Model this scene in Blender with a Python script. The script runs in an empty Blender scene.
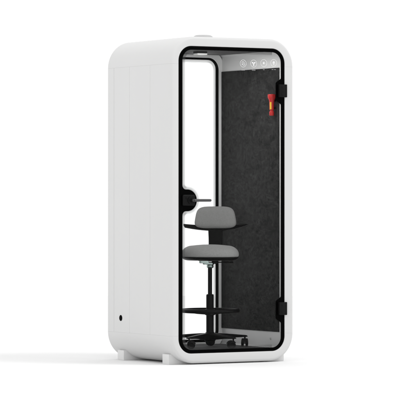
import bpy, bmesh, math, random
from mathutils import Vector, Matrix
S = bpy.context.scene
COL = S.collection
R = math.radians
random.seed(4)

# ------------------------------------------------------------------ camera
YAW = R(31)
RIGHT = Vector((math.cos(YAW), -math.sin(YAW), 0))
FWD = Vector((math.sin(YAW), math.cos(YAW), 0))
cam = bpy.data.cameras.new('camera')
cam.sensor_width = 36.0
cam.lens = 2888.6 / 400 * 36
cam.shift_y = 0.0005
cam.clip_start = 0.5
cam.clip_end = 2000
camo = bpy.data.objects.new('camera', cam)
COL.objects.link(camo)
camo.location = RIGHT * 0.202 - FWD * 20.137 + Vector((0, 0, 1.152))
camo.rotation_euler = (R(90), 0, -YAW)
S.camera = camo

# ------------------------------------------------------------------ white studio surround and key lamp
w = bpy.data.worlds.new('World')
S.world = w
w.use_nodes = True
bg = w.node_tree.nodes['Background']
bg.inputs['Color'].default_value = (1, 1, 1, 1)
bg.inputs['Strength'].default_value = 1.2
S.view_settings.view_transform = 'Standard'
S.view_settings.look = 'None'
S.view_settings.exposure = 0
S.view_settings.gamma = 1

def area(name, pos, target, size, power):
    l = bpy.data.lights.new(name, 'AREA')
    l.shape = 'DISK'
    l.size = size
    l.energy = power
    o = bpy.data.objects.new(name, l)
    o.location = pos
    o.rotation_euler = (Vector(target) - Vector(pos)).to_track_quat('-Z', 'Y').to_euler()
    COL.objects.link(o)
    return o
mid = Vector((0.5, 0.45, 0.6))
area('key_lamp', mid + RIGHT * 18.0 - FWD * 6.0 + Vector((0, 0, 29.0)), mid, 9.5, 3000)
area('fill_lamp', mid - RIGHT * 14 - FWD * 9 + Vector((0, 0, 1.6)), mid - Vector((0, 0, .3)), 4.0, 150)

# ------------------------------------------------------------------ materials
def mat(name, col, rough=0.5, spec=0.5, metal=0.0, bump=None, mott=None, sheen=0):
    m = bpy.data.materials.new(name)
    m.use_nodes = True
    nt = m.node_tree
    b = nt.nodes['Principled BSDF']
    b.inputs['Base Color'].default_value = (*col, 1)
    b.inputs['Roughness'].default_value = rough
    b.inputs['Specular IOR Level'].default_value = spec
    b.inputs['Metallic'].default_value = metal
    if sheen:
        b.inputs['Sheen Weight'].default_value = sheen
    tc = nt.nodes.new('ShaderNodeTexCoord')
    if mott:        # (scale xyz, strength)
        mp = nt.nodes.new('ShaderNodeMapping')
        mp.inputs['Scale'].default_value = mott[0]
        n = nt.nodes.new('ShaderNodeTexNoise')
        n.inputs['Scale'].default_value = 1
        n.inputs['Detail'].default_value = 7
        n.inputs['Roughness'].default_value = 0.68
        r = nt.nodes.new('ShaderNodeValToRGB')
        k = mott[1]
        r.color_ramp.elements[0].position = 0.3
        r.color_ramp.elements[1].position = 0.7
        r.color_ramp.elements[0].color = (*[c * (1 - k) for c in col], 1)
        r.color_ramp.elements[1].color = (*[min(1, c * (1 + k)) for c in col], 1)
        nt.links.new(tc.outputs['Object'], mp.inputs['Vector'])
        nt.links.new(mp.outputs['Vector'], n.inputs['Vector'])
        nt.links.new(n.outputs['Fac'], r.inputs['Fac'])
        nt.links.new(r.outputs['Color'], b.inputs['Base Color'])
    if bump:        # (scale, strength, distance)
        n = nt.nodes.new('ShaderNodeTexNoise')
        n.inputs['Scale'].default_value = bump[0]
        n.inputs['Detail'].default_value = 4
        bp = nt.nodes.new('ShaderNodeBump')
        bp.inputs['Strength'].default_value = bump[1]
        bp.inputs['Distance'].default_value = bump[2]
        nt.links.new(tc.outputs['Object'], n.inputs['Vector'])
        nt.links.new(n.outputs['Fac'], bp.inputs['Height'])
        nt.links.new(bp.outputs['Normal'], b.inputs['Normal'])
    return m

M = {
    'ground': mat('white_floor', (.79, .79, .79), .9, 0.0),
    'shell': mat('white_lacquer', (.585, .585, .583), .5, .35, bump=(900, .05, .0004), mott=((3, 3, 1.5), .008)),
    'foot': mat('white_foot', (.63, .63, .628), .6, .3),
    'trim': mat('light_grey_trim', (.84, .84, .84), .6, .2),
    'ceiling': mat('dark_grey_ceiling', (.10, .10, .10), .6, .2, bump=(600, .1, .0005)),
    'carpet': mat('dark_floor_covering', (.06, .06, .062), .8, .2, bump=(800, .5, .001), mott=((120, 120, 40), .3)),
    'felt': mat('charcoal_felt', (.027, .027, .027), .95, .08, sheen=.03),
    'frit': mat('black_glass_border', (.0012, .0012, .0012), .3, .015),
    'dots': mat('grey_glass_dots', (.03, .03, .03), .5, .1),
    'rubber': mat('black_rubber', (.003, .003, .003), .7, .03),
    'plastic': mat('black_plastic', (.004, .004, .004), .4, .08),
    'hardware': mat('black_metal_fitting', (.006, .006, .006), .4, .08),
    'handle': mat('dark_grey_metal', (.038, .038, .039), .35, .5),
    'fabric': mat('grey_fabric', (.25, .25, .247), .9, .15, bump=(650, .6, .0012), mott=((130, 130, 130), .12), sheen=.12),
    'chrome': mat('cast_aluminium', (.42, .50, .48), .22, .5, metal=1.0),
    'red': mat('red_plastic', (.48, .014, .013), .38, .4),
    'yellow': mat('yellow_label', (.72, .46, .03), .5, .3),
    'decal': mat('white_decal', (.72, .72, .72), .6, .2),
    'vent': mat('grey_vent_cover', (.45, .45, .45), .5, .3),
    'socketpin': mat('dark_socket_insert', (.03, .03, .03), .4, .4),
}
def felt():
    m = M['felt']
    nt = m.node_tree
    N, L = nt.nodes, nt.links
    b = N['Principled BSDF']
    tc = N.new('ShaderNodeTexCoord')
    def noise(scale, detail, dist, rough=.6):
        mp = N.new('ShaderNodeMapping'); mp.inputs['Scale'].default_value = scale
        n = N.new('ShaderNodeTexNoise'); n.inputs['Scale'].default_value = 1
        n.inputs['Detail'].default_value = detail; n.inputs['Distortion'].default_value = dist; n.inputs['Roughness'].default_value = rough
        L.new(tc.outputs['Object'], mp.inputs[0]); L.new(mp.outputs[0], n.inputs['Vector'])
        return n.outputs['Fac']
    def math_(op, a, b_=None, c=None):
        n = N.new('ShaderNodeMath'); n.operation = op
        for k, v in enumerate((a, b_, c)):
            if v is None: continue
            if isinstance(v, (int, float)): n.inputs[k].default_value = v
            else: L.new(v, n.inputs[k])
        return n.outputs[0]
    cloud = noise((5, 5, 7), 3, .6)
    blot = noise((34, 28, 34), 6, .8, .78)
    f1 = noise((13, 13, 22), 2, 2.2)
    f2 = noise((22, 22, 38), 2, 3.0)
    def ridge(f, w_):          # thin bright fibres where the noise crosses its middle
        d = math_('ABSOLUTE', math_('SUBTRACT', f, .5))
        return math_('MAXIMUM', math_('SUBTRACT', 1.0, math_('DIVIDE', d, w_)), 0.0)
    v = math_('MULTIPLY_ADD', math_('SUBTRACT', cloud, .5), .9, .82)
    v = math_('ADD', v, math_('MULTIPLY', math_('SUBTRACT', blot, .5), 2.6))
    v = math_('ADD', v, math_('MULTIPLY', ridge(f1, .032), .85))
    v = math_('ADD', v, math_('MULTIPLY', ridge(f2, .026), .6))
    v = math_('MAXIMUM', v, .25)
    col = N.new('ShaderNodeCombineColor')
    g_ = math_('MULTIPLY', v, .0285)
    for k in range(3): L.new(g_, col.inputs[k])
    L.new(col.outputs[0], b.inputs['Base Color'])
felt()
g = bpy.data.materials.new('clear_glass')
g.use_nodes = True
nt = g.node_tree
nt.nodes.clear()
out = nt.nodes.new('ShaderNodeOutputMaterial')
mx = nt.nodes.new('ShaderNodeMixShader')
tr = nt.nodes.new('ShaderNodeBsdfTransparent')
tr.inputs['Color'].default_value = (.995, .997, .996, 1)
gl = nt.nodes.new('ShaderNodeBsdfGlossy')
gl.inputs['Roughness'].default_value = .02
fr = nt.nodes.new('ShaderNodeFresnel')
fr.inputs['IOR'].default_value = 1.10
nt.links.new(fr.outputs[0], mx.inputs[0])
nt.links.new(tr.outputs[0], mx.inputs[1])
nt.links.new(gl.outputs[0], mx.inputs[2])
nt.links.new(mx.outputs[0], out.inputs['Surface'])
M['glass'] = g
m = bpy.data.materials.new('lit_diffuser')
m.use_nodes = True
b = m.node_tree.nodes['Principled BSDF']
b.inputs['Base Color'].default_value = (.8, .8, .8, 1)
b.inputs['Emission Color'].default_value = (1, .99, .97, 1)
b.inputs['Emission Strength'].default_value = 16
M['diffuser'] = m

# ------------------------------------------------------------------ helpers
def tag(o, label, cat, group=None, kind=None):
    o['label'] = label
    o['category'] = cat
    if group: o['group'] = group
    if kind: o['kind'] = kind
    return o

def empty(name, loc, rz=0):
    o = bpy.data.objects.new(name, None)
    o.empty_display_size = .1
    o.location = loc
    o.rotation_euler = (0, 0, rz)
    COL.objects.link(o)
    return o

def fin(name, bm, m, parent=None, loc=(0, 0, 0), rot=(0, 0, 0), smooth=True, sharp=32, recalc=True):
    if recalc:
        bmesh.ops.recalc_face_normals(bm, faces=bm.faces)
    for f in bm.faces: f.smooth = smooth
    if smooth:
        for e in bm.edges:
            if len(e.link_faces) == 2 and e.calc_face_angle(0) > R(sharp): e.smooth = False
    me = bpy.data.meshes.new(name)
    bm.to_mesh(me)
    bm.free()
    me.materials.append(M[m])
    o = bpy.data.objects.new(name, me)
    o.location = loc
    o.rotation_euler = rot
    o.parent = parent
    COL.objects.link(o)
    return o

def box(bm, lo, hi, bev=0.0, seg=2, mtx=None):
    lo, hi = Vector(lo), Vector(hi)
    r = bmesh.ops.create_cube(bm, size=1)
    vs = r['verts']
    for v in vs:
        v.co = Vector(((lo[i] + hi[i]) / 2 + v.co[i] * (hi[i] - lo[i]) for i in range(3)))
    if bev:
        es = list({e for v in vs for e in v.link_edges})
        rr = bmesh.ops.bevel(bm, geom=es, offset=bev, segments=seg, profile=.5, affect='EDGES')
        vs = list({v for f in rr['faces'] for v in f.verts} | {v for v in vs if v.is_valid})
    if mtx is not None:
        for v in vs: v.co = mtx @ v.co
    return vs

def lathe(bm, prof, seg=48, mtx=None):
    """prof: (radius, z) pairs; closed at both ends when radius is 0"""
    rings = []
    for r, z in prof:
        if r < 1e-6:
            rings.append([bm.verts.new((0, 0, z))])
        else:
            rings.append([bm.verts.new((r * math.cos(2 * math.pi * i / seg), r * math.sin(2 * math.pi * i / seg), z)) for i in range(seg)])
    for a, b_ in zip(rings, rings[1:]):
        for i in range(seg):
            j = (i + 1) % seg
            if len(a) == 1 and len(b_) == 1: continue
            if len(a) == 1: bm.faces.new((a[0], b_[i], b_[j]))
            elif len(b_) == 1: bm.faces.new((a[i], a[j], b_[0]))
            else: bm.faces.new((a[i], a[j], b_[j], b_[i]))
    if mtx is not None:
        for ring in rings:
            for v in ring: v.co = mtx @ v.co

def tube(bm, pts, rad, seg=16, closed=False, flat=1.0):
    pts = [Vector(p) for p in pts]
    n = len(pts)
    rads = rad if isinstance(rad, (list, tuple)) else [rad] * n
    rings = []
    for i, p in enumerate(pts):
        if closed: t = pts[(i + 1) % n] - pts[i - 1]
        else: t = pts[min(i + 1, n - 1)] - pts[max(i - 1, 0)]
        t.normalize()
        up = Vector((0, 0, 1)) if abs(t.z) < .9 else Vector((0, 1, 0))
        a = t.cross(up).normalized()
        b_ = a.cross(t).normalized()
        rings.append([bm.verts.new(p + a * math.cos(2 * math.pi * k / seg) * rads[i] + b_ * math.sin(2 * math.pi * k / seg) * rads[i] * flat) for k in range(seg)])
    for i in range(n if closed else n - 1):
        A, B = rings[i], rings[(i + 1) % n]
        for k in range(seg):
            l = (k + 1) % seg
            bm.faces.new((A[k], A[l], B[l], B[k]))
    if not closed:
        bm.faces.new(rings[0])
        bm.faces.new(rings[-1])

def rrect(x0, x1, z0, z1, r, n=14):
    """rounded rectangle outline, counter-clockwise seen from the front"""
    o = []
    for cx, cz, a0 in ((x1 - r, z1 - r, 0), (x0 + r, z1 - r, 90), (x0 + r, z0 + r, 180), (x1 - r, z0 + r, 270)):
        for k in range(n + 1):
            a = R(a0 + 90 * k / n)
            o.append((cx + r * math.cos(a), cz + r * math.sin(a)))
    return o

def sheet(bm, outer, inners, y0, y1):
    """a plate in the XZ plane with holes, from y0 (front) to y1 (back)"""
    es = []
    for loop in [outer] + list(inners):
        vs = [bm.verts.new((x, y0, z)) for x, z in loop]
        es += [bm.edges.new((vs[i], vs[(i + 1) % len(vs)])) for i in range(len(vs))]
    r = bmesh.ops.triangle_fill(bm, use_beauty=True, use_dissolve=False, edges=es)
    fs = [f for f in r['geom'] if isinstance(f, bmesh.types.BMFace)]
    e = bmesh.ops.extrude_face_region(bm, geom=fs)
    for v in e['geom']:
        if isinstance(v, bmesh.types.BMVert): v.co.y = y1

# ------------------------------------------------------------------ ground
bm = bmesh.new()
gv = [[bm.verts.new((.5 + rr * math.cos(2 * math.pi * k / 96), .45 + rr * math.sin(2 * math.pi * k / 96), 0)) for k in range(96)] for rr in (2, 6, 14)]
bm.faces.new(gv[0])
for A, B in zip(gv, gv[1:]):
    for k in range(96):
        bm.faces.new((A[k], A[(k + 1) % 96], B[(k + 1) % 96], B[k]))
fl = fin('ground', bm, 'ground', smooth=False)
fl['kind'] = 'structure'
fl['label'] = 'plain white studio floor'

# ------------------------------------------------------------------ the booth
W, D, H, Z0 = 1.017, .918, 2.300, .008
RO = .195
booth = empty('phone_booth', (0, 0, 0))
tag(booth, 'white rounded single-person office phone booth with black-edged glass door', 'phone booth')

IN = (.062, .941, .078, 2.232, .105)       # opening of the front and rear lips
JN = (.050, .957, .060, 2.250, .095)       # hollow between the lips
def section(grooves):
    """(profile, offset along the normal, y): closed loop of the shell's cross-section"""
    s = []
    F, L = .022, .004
    for k in range(7):                      # front outer fillet
        a = R(90 * k / 6)
        s.append(('o', -(F - F * math.sin(a)), F - F * math.cos(a)))
    for gy, gd in grooves:
        s += [('o', 0, gy - .0014), ('o', -gd, gy - .0004), ('o', -gd, gy + .0004), ('o', 0, gy + .0014)]
    for k in range(7):
        a = R(90 * k / 6)
        s.append(('o', -(F - F * math.cos(a)), D - F + F * math.sin(a)))
    for k in range(4):                      # rear lip
        a = R(90 * k / 3)
        s.append(('i', L - L * math.sin(a), D - L + L * math.cos(a)))
    s += [('i', 0, .880), ('j', 0, .880), ('j', 0, .045), ('i', 0, .045)]
    for k in range(4):
        a = R(90 * k / 3)
        s.append(('i', L - L * math.cos(a), L - L * math.sin(a)))
    return s

def shell_piece(name, stations, grooves=()):
    """stations: dicts o, i, j -> (x, z) and n -> normal"""
    bm = bmesh.new()
    sec = section(grooves)
    rings = []
    for st in stations:
        ring = []
        for p, off, y in sec:
            x, z = st[p]
            nx, nz = st['n']
            ring.append(bm.verts.new((x + nx * off, y, z + nz * off)))
        rings.append(ring)
    n = len(sec)
    for A, B in zip(rings, rings[1:]):
        for k in range(n):
            l = (k + 1) % n
            bm.faces.new((A[k], A[l], B[l], B[k]))
    bm.faces.new(rings[0])
    bm.faces.new(rings[-1])
    # i-profile offsets run towards the opening, so flip their sign
    return fin(name, bm, 'shell', booth, sharp=28)

def corner(P, a, x0, x1, z0, z1, r, right, top):
    cx = x1 - r if right else x0 + r
    cz = z1 - r if top else z0 + r
    return (cx + r * math.cos(a), cz + r * math.sin(a))
def stations_arc(top):
    st = []
    zs = H - RO - .0008 if top else Z0 + RO + .0008 - .0016
    zs = (H - RO) + .00015 if top else (Z0 + RO) - .00015
    sg = 1 if top else -1
    def seam(x_right):
        nx = 1 if x_right else -1
        return dict(o=(W if x_right else 0, zs), i=(IN[1] if x_right else IN[0], zs), j=(JN[1] if x_right else JN[0], zs), n=(nx, 0))
    st.append(seam(True))
    n = 22
    for right in (True, False):
        for k in range(n + 1):
            t = 90 * k / n
            ang = R(t) if right else R(90 + t)
            a = ang if top else -ang
            d = dict(n=(math.cos(a), math.sin(a)))
            d['o'] = corner(None, a, 0, W, Z0, H, RO, right, top)
            d['i'] = corner(None, a, *IN, right, top)
            d['j'] = corner(None, a, *JN, right, top)
            if k == 0 and right:  # keep above the seam
                d['o'] = (W, zs + sg * .0004)
            if k == n and not right:
                d['o'] = (0, zs + sg * .0004)
            st.append(d)
    st.append(seam(False))
    return st
shell_piece('top_shell', stations_arc(True))
shell_piece('bottom_shell', stations_arc(False))
zl, zh = Z0 + RO + .00015, H - RO - .00015
for right in (False, True):
    st = []
    for k in range(9):
        z = zl + (zh - zl) * k / 8
        st.append(dict(o=(W if right else 0, z), i=(IN[1] if right else IN[0], z), j=(JN[1] if right else JN[0], z), n=(1 if right else -1, 0)))
    shell_piece('side_panel', st, ((.293, .0018), (.586, .0018), (.812, .004)))

# feet: two low beams across the width
for ya, yb in ((.082, .172), (.722, .812)):
    bm = bmesh.new()
    box(bm, (.030, ya, 0), (W - .030, yb, .072), .003)
    # only the ends show; the middle is trimmed to stay below the shell
    fin('foot_beam', bm, 'foot', booth)

# inner lining
def slab(name, lo, hi, m, parent=booth, bev=.0015, **k):
    bm = bmesh.new()
    box(bm, lo, hi, bev)
    return fin(name, bm, m, parent, **k)
FZ = .092
slab('floor_panel', (.066, .0465, .066), (.941, .855, FZ), 'carpet')
slab('ceiling_panel', (.066, .0465, 2.222), (.941, .855, 2.236), 'ceiling')
wr = slab('wall_lining', (.940, .0465, FZ + .001), (.955, .855, 2.2215), 'trim')
wl = slab('wall_lining', (.052, .0465, FZ + .001), (.067, .855, 2.2215), 'trim')
slab('felt_panel', (.932, .066, .208), (.9402, .8535, 2.101), 'felt', wr, .003)
for px_, wp, sgn in ((.9402, wr, -1), (.0668, wl, 1)):
    bm = bmesh.new()
    lathe(bm, [(0, 0), (.009, 0), (.009, .002), (.0075, .003), (0, .003)], 20, Matrix.Rotation(R(90 * sgn), 4, 'Y'))
    fin('screw_cap', bm, 'vent', wp, (px_, .185, .156))

# threshold strip (dark) behind the door bottom, and door seal on the lip
bm = bmesh.new()
sheet(bm, rrect(.0625, .9405, .0785, 2.2315, .1045), [rrect(.068, .935, .084, 2.226, .099)], .003, .040)
fin('door_seal', bm, 'rubber', booth)

# rear window: light frame, glass, black border with dot edge
RW = (.088, .914, .104, 2.2035, .088)
bm = bmesh.new()
sheet(bm, rrect(.0605, .9465, .0715, 2.2385, .080, 6), [rrect(*RW)], .856, .879)
fin('rear_frame', bm, 'trim', booth)
bm = bmesh.new()
sheet(bm, rrect(RW[0] + .0006, RW[1] - .0006, RW[2] + .0006, RW[3] - .0006, RW[4]), [], .862, .870)
rwin = fin('rear_window', bm, 'glass', booth, smooth=False)

def dots(bm, loop, y, offs=((.0024, .0022), (.0070, .0021), (.0116, .0020), (.0160, .0018), (.0203, .0014)), pitch=.0054, skip=9):
    n = len(loop)
    acc = []
    for i in range(n):
        a, b_ = Vector(loop[i]), Vector(loop[(i + 1) % n])
        acc.append((a, b_, (b_ - a).length))
    tot = sum(x[2] for x in acc)
    cnt = int(tot / pitch)
    for row, (off, rad) in enumerate(offs):
        for c in range(cnt):
            s = (c + (.5 if row % 2 else 0)) * tot / cnt
            for a, b_, l in acc:
                if s <= l: break
                s -= l
            if l < 1e-9: continue
            t = (b_ - a) / l
            if a.x > skip and b_.x > skip: continue
            p = a + t * s + Vector((-t.y, t.x)) * off
            vs = [bm.verts.new((p.x + rad * math.cos(2 * math.pi * k / 8), y, p.y + rad * math.sin(2 * math.pi * k / 8))) for k in range(8)]
            bm.faces.new(vs)

inner_r = rrect(RW[0] + .027, RW[1] - .027, RW[2] + .024, RW[3] - .018, .068)
bm = bmesh.new()
sheet(bm, rrect(RW[0] + .001, RW[1] - .001, RW[2] + .001, RW[3] - .001, RW[4]), [inner_r], .8608, .8617)
fin('glass_border', bm, 'frit', rwin, smooth=False)
bm = bmesh.new()
dots(bm, inner_r, .8612)
fin('dot_edge', bm, 'dots', rwin, smooth=False)

# door: glass, black border with bumps, dot edge, lock, lever, hinges, icons
bm = bmesh.new()
DR = (.0685, .9345, .0845, 2.2255, .0985)
sheet(bm, rrect(*DR), [], .008, .016)
door = fin('glass_door', bm, 'glass', booth, smooth=False)
X0, X1, ZB, ZT, RI = .097, .912, .103, 2.206, .074
HZ = 1.151
def inner_outline():
    o = []
    n = 12
    def arc(cx, cz, a0):
        for k in range(n + 1):
            a = R(a0 + 90 * k / n)
            o.append((cx + RI * math.cos(a), cz + RI * math.sin(a)))
    # right side going up (counter-clockwise): two hinge bumps
    for hz in (.371, 1.927):
        h, a1, a2 = .043, .058, .096
        for k in range(41):
            dz = -a2 + 2 * a2 * k / 40
            u = min(1, max(0, (a2 - abs(dz)) / (a2 - a1)))
            o.append((X1 - h * u * u * (3 - 2 * u), hz + dz))
    arc(X1 - RI, ZT - RI, 0)
    arc(X0 + RI, ZT - RI, 90)
    # left side going down: lock bump
    cx, rr, fr_ = .137, .077, .030
    fx = X0 + fr_
    dz = math.sqrt((rr + fr_) ** 2 - (cx - fx) ** 2)
    ang = math.degrees(math.atan2(dz, fx - cx))
    for k in range(13):
        a = R(180 + (ang) * k / 12)
        o.append((fx + fr_ * math.cos(a), HZ + dz + fr_ * math.sin(a)))
    for k in range(1, 32):
        a = R(ang - 2 * ang * k / 32)
        o.append((cx + rr * math.cos(a), HZ + rr * math.sin(a)))
    for k in range(13):
        a = R(180 - ang + ang * k / 12)
        o.append((fx + fr_ * math.cos(a), HZ - dz + fr_ * math.sin(a)))
    arc(X0 + RI, ZB + RI, 180)
    arc(X1 - RI, ZB + RI, 270)
    # drop duplicates
    q = []
    for p in o:
        if not q or (Vector(p) - Vector(q[-1])).length > 1e-4: q.append(p)
    return q
io = inner_outline()
bm = bmesh.new()
sheet(bm, rrect(DR[0] - .0002, DR[1] + .0002, DR[2] - .0002, DR[3] + .0002, DR[4]), [io], .0068, .0077)
fin('glass_border', bm, 'frit', door, smooth=False)
bm = bmesh.new()
dots(bm, io, .0072, skip=.80)
fin('dot_edge', bm, 'dots', door, smooth=False)

# hinges
for hz in (.379, 1.932):
    bm = bmesh.new()
    box(bm, (.888, -.016, hz - .046), (.936, .0066, hz + .046), .003)
    box(bm, (.939, -.016, hz - .046), (.953, -.0008, hz + .046), .003)
    lathe(bm, [(0, -.040), (.0055, -.040), (.0055, .040), (0, .040)], 16, Matrix.Translation((.9375, -.010, hz)))
    for sz in (-.025, .025):
        lathe(bm, [(0, 0), (.006, 0), (.006, .0012), (.0045, .002), (0, .002)], 16, Matrix.Translation((.912, -.0158, hz + sz)) @ Matrix.Rotation(R(90), 4, 'X'))
    fin('hinge', bm, 'hardware', door)

# lock body and lever
bm = bmesh.new()
box(bm, (.092, -.012, HZ - .038), (.190, .0066, HZ + .040), .009, 4)
fin('lock_plate', bm, 'hardware', door)
bm = bmesh.new()
rx = Matrix.Translation((.156, -.012, HZ)) @ Matrix.Rotation(R(90), 4, 'X')
lathe(bm, [(0, 0), (.027, 0), (.027, .006), (.025, .008), (.013, .008), (.0115, .012), (.0115, .030), (0, .030)], 32, rx)
fin('handle_rose', bm, 'hardware', door)
bm = bmesh.new()
lathe(bm, [(0, .030), (.0105, .030), (.0105, .045), (0, .045)], 24, rx)
tube(bm, [(.156, -.012 - .042, HZ), (.165, -.054, HZ), (.21, -.052, HZ), (.27, -.050, HZ), (.293, -.050, HZ), (.297, -.050, HZ)],
     [.0095, .0098, .0096, .0094, .0092, .006], 16)
fin('door_handle', bm, 'handle', door)
bm = bmesh.new()
lathe(bm, [(0, 0), (.007, 0), (.007, .003), (.006, .004), (0, .004)], 20, Matrix.Translation((.120, -.012, HZ + .018)) @ Matrix.Rotation(R(90), 4, 'X'))
fin('key_cylinder', bm, 'hardware', door)

# white icons printed on the glass
def disc(bm, cx, cz, r, y, n=24, sx=1, sz=1, rot=0):
    vs = []
    for k in range(n):
        a = 2 * math.pi * k / n
        x, z = r * sx * math.cos(a), r * sz * math.sin(a)
        vs.append(bm.verts.new((cx + x * math.cos(rot) - z * math.sin(rot), y, cz + x * math.sin(rot) + z * math.cos(rot))))
    bm.faces.new(vs)
def ring(bm, cx, cz, r0, r1, y, n=40):
    a_ = [bm.verts.new((cx + r0 * math.cos(2 * math.pi * k / n), y, cz + r0 * math.sin(2 * math.pi * k / n))) for k in range(n)]
    b_ = [bm.verts.new((cx + r1 * math.cos(2 * math.pi * k / n), y, cz + r1 * math.sin(2 * math.pi * k / n))) for k in range(n)]
    for k in range(n):
        l = (k + 1) % n
        bm.faces.new((a_[k], a_[l], b_[l], b_[k]))
def stroke(bm, x0, z0, x1, z1, w_, y):
    d = Vector((x1 - x0, z1 - z0)).normalized()
    nx, nz = -d.y * w_ / 2, d.x * w_ / 2
    bm.faces.new([bm.verts.new(p) for p in ((x0 + nx, y, z0 + nz), (x0 - nx, y, z0 - nz), (x1 - nx, y, z1 - nz), (x1 + nx, y, z1 + nz))])
IY = .0074
ICX = [.597, .684, .769, .853]
ICZ = [2.120, 2.122, 2.127, 2.130]
for q in range(4):
    cx, cz = ICX[q], ICZ[q]
    bm = bmesh.new()
    ring(bm, cx, cz, .0242, .0264, IY)
    if q == 0:
        stroke(bm, cx - .010, cz - .012, cx - .010, cz + .012, .0028, IY)
        stroke(bm, cx - .010, cz - .012, cx + .010, cz + .010, .0026, IY)
        stroke(bm, cx - .002, cz - .012, cx + .012, cz - .012, .0028, IY)
        stroke(bm, cx + .012, cz - .012, cx + .012, cz + .004, .0028, IY)
        stroke(bm, cx - .008, cz + .012, cx + .006, cz + .012, .0028, IY)
    elif q == 1:
        for k in range(3):
            a = R(-90 + 120 * k)
            disc(bm, cx + .0095 * math.cos(a), cz + .0095 * math.sin(a), .0068, IY, sx=1.1, sz=.72, rot=a)
        disc(bm, cx, cz, .0024, IY)
    elif q == 2:
        disc(bm, cx, cz, .0068, IY)
        for k in range(8):
            a = R(45 * k)
            stroke(bm, cx + .010 * math.cos(a), cz + .010 * math.sin(a), cx + .0135 * math.cos(a), cz + .0135 * math.sin(a), .0018, IY)
    else:
        disc(bm, cx, cz + .003, .0085, IY, sz=1.1)
        stroke(bm, cx, cz - .004, cx, cz - .014, .0075, IY)
    # caption marks too small to read
    n_ = (6, 6, 3, 7)[q]
    wch = .0052
    for k in range(n_):
        if k == 3 and n_ == 7: continue
        x = cx + (k - (n_ - 1) / 2) * wch
        stroke(bm, x, cz - .0455, x, cz - .0455 - .0036, .0022, IY)
    fin('icon', bm, 'decal', door, smooth=False)

# ceiling light: flush panel near the door
bm = bmesh.new()
for lo, hi in (((.25, .075, 2.2125), (.66, .087, 2.2225)), ((.25, .243, 2.2206), (.66, .255, 2.2225)),
               ((.25, .0872, 2.2206), (.262, .2428, 2.2225)), ((.648, .0872, 2.2206), (.66, .2428, 2.2225))):
    box(bm, lo, hi)
cl = fin('ceiling_light', bm, 'ceiling', booth)
slab('light_diffuser', (.2622, .0874, 2.2208), (.6478, .2428, 2.2224), 'diffuser', cl, 0)
# fan housing further back with a pale lip
bm = bmesh.new()
box(bm, (.455, .40, 2.206), (.537, .46, 2.2225), .0015)
fh = fin('fan_housing', bm, 'plastic', booth)
slab('housing_lip', (.4555, .3985, 2.1965), (.5365, .4595, 2.2064), 'trim', fh, .001)

# roof vent
bm = bmesh.new()
lathe(bm, [(0, 0), (.078, 0), (.076, .016), (.066, .034), (.052, .041), (0, .0425)], 40)
fin('roof_vent', bm, 'vent', booth, (.532, .45, H - .001))

# cable socket in the left side
bm = bmesh.new()
rl = Matrix.Translation((.0006, .712, .306)) @ Matrix.Rotation(R(-90), 4, 'Y')
lathe(bm, [(0, 0), (.0215, 0), (.0215, .0016), (.0200, .0026), (.0170, .0026), (.0162, .0010), (0, .0010)], 40, rl)
so = fin('cable_socket', bm, 'rubber', booth)
bm = bmesh.new()
box(bm, (-.0022, .706, .299), (.0008, .718, .313), .0006)
fin('socket_insert', bm, 'rubber', so)

# ------------------------------------------------------------------ red emergency hammer on the felt
hm = empty('emergency_hammer', (.9320, .110, 1.759))
tag(hm, 'red emergency hammer with a yellow stripe hanging on the charcoal felt wall', 'emergency hammer')
bm = bmesh.new()
prof = [(0, -.002), (.0145, -.001), (.0170, .003), (.0172, .026), (.0155, .030), (.0120, .033), (.0120, .038), (.0165, .041), (.0168, .070), (.0175, .098),
        (.0205, .112), (.0260, .122), (.0282, .128), (.0285, .147), (.0265, .1515), (0, .153)]
lathe(bm, prof, 36, Matrix.Translation((-.031, 0, 0)))
fin('handle', bm, 'red', hm)
bm = bmesh.new()
n = 8
a0, a1 = R(190), R(232)
vs = []
for zz in (.044, .095):
    vs.append([bm.verts.new((-.031 + .0182 * math.cos(a0 + (a1 - a0) * k / n), .0182 * math.sin(a0 + (a1 - a0) * k / n), zz)) for k in range(n + 1)])
for k in range(n): bm.faces.new((vs[0][k], vs[0][k + 1], vs[1][k + 1], vs[1][k]))
fin('yellow_stripe', bm, 'yellow', hm)
bm = bmesh.new()
box(bm, (-.030, -.010, .045), (.0005, .010, .058), .002)
fin('wall_clip', bm, 'plastic', hm)
bm = bmesh.new()
box(bm, (-.030, -.010, .100), (.0005, .010, .112), .002)
fin('wall_clip', bm, 'plastic', hm)

# ------------------------------------------------------------------ swivel stool-chair; local +x = camera right, -y = towards the camera
CH = Vector((.560, .400, FZ))
ch = empty('drafting_chair', CH, -YAW)
tag(ch, 'tall swivel chair with grey padded seat and backrest and black foot ring inside the booth', 'chair')
def Zc(z): return z - FZ

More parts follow.
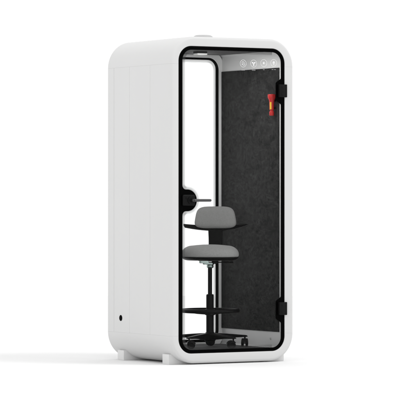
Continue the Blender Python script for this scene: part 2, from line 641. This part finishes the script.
def cushion(bm, a, b_, z0, z1, ex=3.0, crown=.012, rings=9, seg=64, edge=.03, taper=.0, lo=.3):
    """pad: superellipse plan a x b_, rounded edges, crowned top"""
    def pt(u, s):
        c, q = math.cos(u), math.sin(u)
        return (a * s * math.copysign(abs(c) ** (2 / ex), c), b_ * s * math.copysign(abs(q) ** (2 / ex), q))
    loops = []
    h = z1 - z0
    prof = []
    for k in range(7):           # bottom edge
        t = R(-90 + 90 * k / 6)
        prof.append((1 - (1 - math.cos(t)) * .012 / a - taper * (-t) / R(90), z0 + h * lo * (1 + math.sin(t))))
    for k in range(1, 10):
        t = R(90 * k / 9)
        prof.append((1 - (1 - math.cos(t)) * edge / a * 1.5, z0 + h * lo + h * (1 - lo) * math.sin(t)))
    s_last = prof[-1][0]
    for k in range(1, 6):
        s = s_last * (1 - k / 6)
        prof.append((s, z1 + crown * (1 - (s / s_last) ** 2)))
    for s, z in prof:
        loops.append([bm.verts.new((*pt(2 * math.pi * i / seg, s), z)) for i in range(seg)])
    for A, B in zip(loops, loops[1:]):
        for i in range(seg):
            j = (i + 1) % seg
            bm.faces.new((A[i], A[j], B[j], B[i]))
    bm.faces.new(loops[-1])
    bm.faces.new(list(reversed(loops[0])))

bm = bmesh.new()
cushion(bm, .208, .205, Zc(.744), Zc(.826), 2.7, .008, edge=.055, lo=.22)
fin('seat', bm, 'fabric', ch, sharp=60)
bm = bmesh.new()
cushion(bm, .207, .204, Zc(.720), Zc(.746), 2.7, 0, edge=.006, taper=.16, lo=.8)
fin('seat_shell', bm, 'plastic', ch, sharp=60)

# backrest pad: built as a bent plate with rounded outline
BX, BY = .040, .215
def back_pad():
    bm = bmesh.new()
    nu, nv = 40, 24
    z0, z1 = Zc(.948), Zc(1.107)
    zc, hh = (z0 + z1) / 2, (z1 - z0) / 2
    def outline(u, v):
        # u,v in [-1,1] square -> rounded trapezium
        ex = 4.4
        m_ = max(abs(u), abs(v))
        if m_ < 1e-9: return 0, 0
        s = m_ / ((abs(u) ** ex + abs(v) ** ex) ** (1 / ex))
        u, v = u * s, v * s
        wd = .1585 - .025 * (v + 1) / 2 * (1 + .2 * v)
        return u * wd, v * hh
    front, back = {}, {}
    for i in range(nu + 1):
        for j in range(nv + 1):
            u, v = -1 + 2 * i / nu, -1 + 2 * j / nv
            # cluster near the edges for a round rim
            u, v = math.sin(u * math.pi / 2), math.sin(v * math.pi / 2)
            x, z = outline(u, v)
            m_ = max(abs(u), abs(v))
            bul = math.sqrt(max(0, 1 - m_ ** 6)) * .026 + .004 * (1 - m_ ** 2)
            bend = -1.3 * x * x - .25 * (z / 1.0) ** 2
            lean = .10 * z
            front[i, j] = bm.verts.new((x + BX, BY + bend + lean - bul, zc + z))
            rim = i in (0, nu) or j in (0, nv)
            back[i, j] = front[i, j] if rim else bm.verts.new((x + BX, BY + bend + lean + bul * .35, zc + z))
    for i in range(nu):
        for j in range(nv):
            bm.faces.new((front[i, j], front[i + 1, j], front[i + 1, j + 1], front[i, j + 1]))
            bm.faces.new((back[i, j], back[i, j + 1], back[i + 1, j + 1], back[i + 1, j]))
    return bm
fin('backrest', back_pad(), 'fabric', ch, sharp=75)

# crescent-shaped black support behind the pad with upswept tips
bm = bmesh.new()
nu = 48
rows = []
for i in range(nu + 1):
    t = -1 + 2 * i / nu
    x = .232 * t
    zt = .981 - .012 * (1 - t * t) if t < 0 else .976 + .006 * t * t - .008 * (1 - t * t)
    zb = .928 + (.026 if t < 0 else .047) * abs(t) ** 1.9
    if abs(t) > .97: zb = max(zb, zt - .014)
    y = BY + .026 - 1.1 * x * x
    th = .010
    rows.append([bm.verts.new((x + BX, y - th, Zc(zt) - .003)), bm.verts.new((x + BX, y - th * .4, Zc(zt))), bm.verts.new((x + BX, y + th * .6, Zc(zt) - .002)),
                 bm.verts.new((x + BX, y + th, Zc(zb) + .003)), bm.verts.new((x + BX, y, Zc(zb))), bm.verts.new((x + BX, y - th, Zc(zb) + .004))])
for A, B in zip(rows, rows[1:]):
    for k in range(6):
        l = (k + 1) % 6
        bm.faces.new((A[k], A[l], B[l], B[k]))
bm.faces.new(rows[0]); bm.faces.new(rows[-1])
fin('back_support', bm, 'plastic', ch, sharp=50)

# flat stem from the mechanism up to the backrest
bm = bmesh.new()
path = [(.005, .06, .722, .030), (.012, .12, .712, .036), (.022, .19, .716, .042), (.034, .226, .745, .046), (.040, .238, .800, .049), (.040, .240, .88, .050), (.040, .238, .955, .053), (.040, .236, 1.0, .050)]
rows = []
for i, (x, y, z, hw) in enumerate(path):
    a = Vector(path[max(i - 1, 0)][:3]); b_ = Vector(path[min(i + 1, len(path) - 1)][:3])
    t = (b_ - a).normalized()
    nrm = Vector((1, 0, 0)).cross(t).normalized()
    c = Vector((x, y, Zc(z)))
    th = .006
    rows.append([bm.verts.new(c + Vector((sx * hw * f_, 0, 0)) + nrm * sy * th) for sx, sy, f_ in ((-1, -.4, 1), (-1, -1, .93), (1, -1, .93), (1, -.4, 1), (1, .4, 1), (1, 1, .93), (-1, 1, .93), (-1, .4, 1))])
for A, B in zip(rows, rows[1:]):
    for k in range(8):
        l = (k + 1) % 8
        bm.faces.new((A[k], A[l], B[l], B[k]))
bm.faces.new(rows[0]); bm.faces.new(rows[-1])
fin('back_stem', bm, 'plastic', ch, sharp=40)

# mechanism under the seat
bm = bmesh.new()
box(bm, (-.078, -.075, Zc(.700)), (-.008, .060, Zc(.7255)), .006, 3)
box(bm, (-.052, -.060, Zc(.690)), (.020, .050, Zc(.706)), .005, 3)
lathe(bm, [(0, Zc(.664)), (.020, Zc(.664)), (.026, Zc(.672)), (.024, Zc(.684)), (.030, Zc(.694)), (0, Zc(.694))], 28)
fin('tilt_mechanism', bm, 'chrome', ch)
bm = bmesh.new()
box(bm, (-.086, -.085, Zc(.717)), (.075, .085, Zc(.7265)), .003)
box(bm, (.012, -.060, Zc(.695)), (.060, .060, Zc(.719)), .006, 3)
fin('seat_bracket', bm, 'plastic', ch)
bm = bmesh.new()
tube(bm, [(.02, -.05, Zc(.708)), (.08, -.055, Zc(.707)), (.14, -.058, Zc(.707)), (.166, -.06, Zc(.708))], [.005, .005, .006, .0075], 12, flat=.8)
fin('height_lever', bm, 'plastic', ch)

# column
bm = bmesh.new()
lathe(bm, [(0, Zc(.46)), (.0155, Zc(.46)), (.0155, Zc(.668)), (0, Zc(.668))], 28)
fin('gas_piston', bm, 'hardware', ch)
bm = bmesh.new()
lathe(bm, [(0, Zc(.155)), (.030, Zc(.155)), (.0275, Zc(.20)), (.0275, Zc(.470)), (.0235, Zc(.476)), (.018, Zc(.4765)), (0, Zc(.4765))], 36)
fin('column_tube', bm, 'plastic', ch)

# foot ring with collar and spokes
bm = bmesh.new()
tube(bm, [(.200 * math.cos(2 * math.pi * k / 72), .200 * math.sin(2 * math.pi * k / 72), Zc(.358)) for k in range(72)], .0145, 16, closed=True)
fr_ = fin('foot_ring', bm, 'plastic', ch, sharp=70)
bm = bmesh.new()
lathe(bm, [(.0278, Zc(.325)), (.036, Zc(.327)), (.036, Zc(.362)), (.033, Zc(.368)), (.0278, Zc(.368))], 32)
for k in range(3):
    a = R(40 + 120 * k)
    c, s = math.cos(a), math.sin(a)
    tube(bm, [(c * .033, s * .033, Zc(.340)), (c * .10, s * .10, Zc(.342)), (c * .192, s * .192, Zc(.356))], [.011, .0095, .0085], 12)
fin('ring_bracket', bm, 'plastic', fr_)

# five-star base
bm = bmesh.new()
lathe(bm, [(0, Zc(.137)), (.036, Zc(.139)), (.043, Zc(.150)), (.043, Zc(.178)), (.036, Zc(.196)), (.030, Zc(.203)), (0, Zc(.203))], 36)
fin('base_hub', bm, 'plastic', ch)
RB = .268
def leg_mesh():
    bm = bmesh.new()
    rows = []
    prof = [(.030, .196, .150, .030), (.07, .195, .152, .027), (.13, .191, .158, .0235), (.19, .186, .163, .021), (.24, .181, .164, .020), (.272, .179, .165, .0185), (.284, .175, .168, .014)]
    for x, zt, zb, hw in prof:
        rows.append([bm.verts.new((x, sy * hw, Zc(z))) for sy, z in ((-.62, zt), (.62, zt), (1, zt - .009), (.95, zb + .004), (.7, zb), (-.7, zb), (-.95, zb + .004), (-1, zt - .009))])
    for A, B in zip(rows, rows[1:]):
        for k in range(8):
            l = (k + 1) % 8
            bm.faces.new((A[k], A[l], B[l], B[k]))
    bm.faces.new(rows[0]); bm.faces.new(rows[-1])
    return bm
def wheel_mesh():
    bm = bmesh.new()
    for sy in (-1, 1):
        m_ = Matrix.Translation((.014, sy * .0155, .0290)) @ Matrix.Rotation(R(-90 * sy), 4, 'X')
        lathe(bm, [(0, -.0085), (.024, -.0085), (.0285, -.006), (.029, 0), (.0280, .005), (.0245, .0085), (.017, .0088), (.015, .0066), (.007, .0066), (0, .0072)], 32, m_)
    return bm
def fork_mesh():
    bm = bmesh.new()
    lathe(bm, [(0, .034), (.006, .034), (.006, .076), (0, .076)], 14)
    box(bm, (-.010, -.0065, .036), (.028, .0065, .056), .004, 2)
    lathe(bm, [(0, -.016), (.0045, -.016), (.0045, .016), (0, .016)], 12, Matrix.Translation((.014, 0, .029)) @ Matrix.Rotation(R(90), 4, 'X'))
    # hood over the wheels
    rows = []
    for k in range(10):
        a = R(15 + 135 * k / 9)
        c, s = math.cos(a), math.sin(a)
        rows.append([bm.verts.new((.014 + r_ * c, y_, .029 + r_ * s)) for r_, y_ in ((.0305, -.022), (.0340, -.020), (.0340, .020), (.0305, .022))])
    for A, B in zip(rows, rows[1:]):
        for k in range(4):
            l = (k + 1) % 4
            bm.faces.new((A[k], A[l], B[l], B[k]))
    bm.faces.new(rows[0]); bm.faces.new(rows[-1])
    return bm
angs = [20, -52, -124, -196, -268]
swiv = [-96, 192, 5, 200, 30]
leg0 = cast0 = None
for a, sw in zip(angs, swiv):
    a_ = R(a)
    if leg0 is None:
        leg0 = fin('leg', leg_mesh(), 'plastic', ch, sharp=40)
        cast0 = fin('caster', fork_mesh(), 'hardware', ch, sharp=45)
        wh0 = fin('wheel', wheel_mesh(), 'hardware', cast0, sharp=50)
        lg, ca = leg0, cast0
    else:
        lg = leg0.copy(); COL.objects.link(lg); lg.parent = ch
        ca = cast0.copy(); COL.objects.link(ca); ca.parent = ch
        wh = wh0.copy(); COL.objects.link(wh); wh.parent = ca
    lg.rotation_euler = (0, 0, a_)
    ca.location = (RB * math.cos(a_), RB * math.sin(a_), 0.0005)
    ca.rotation_euler = (0, 0, R(sw))
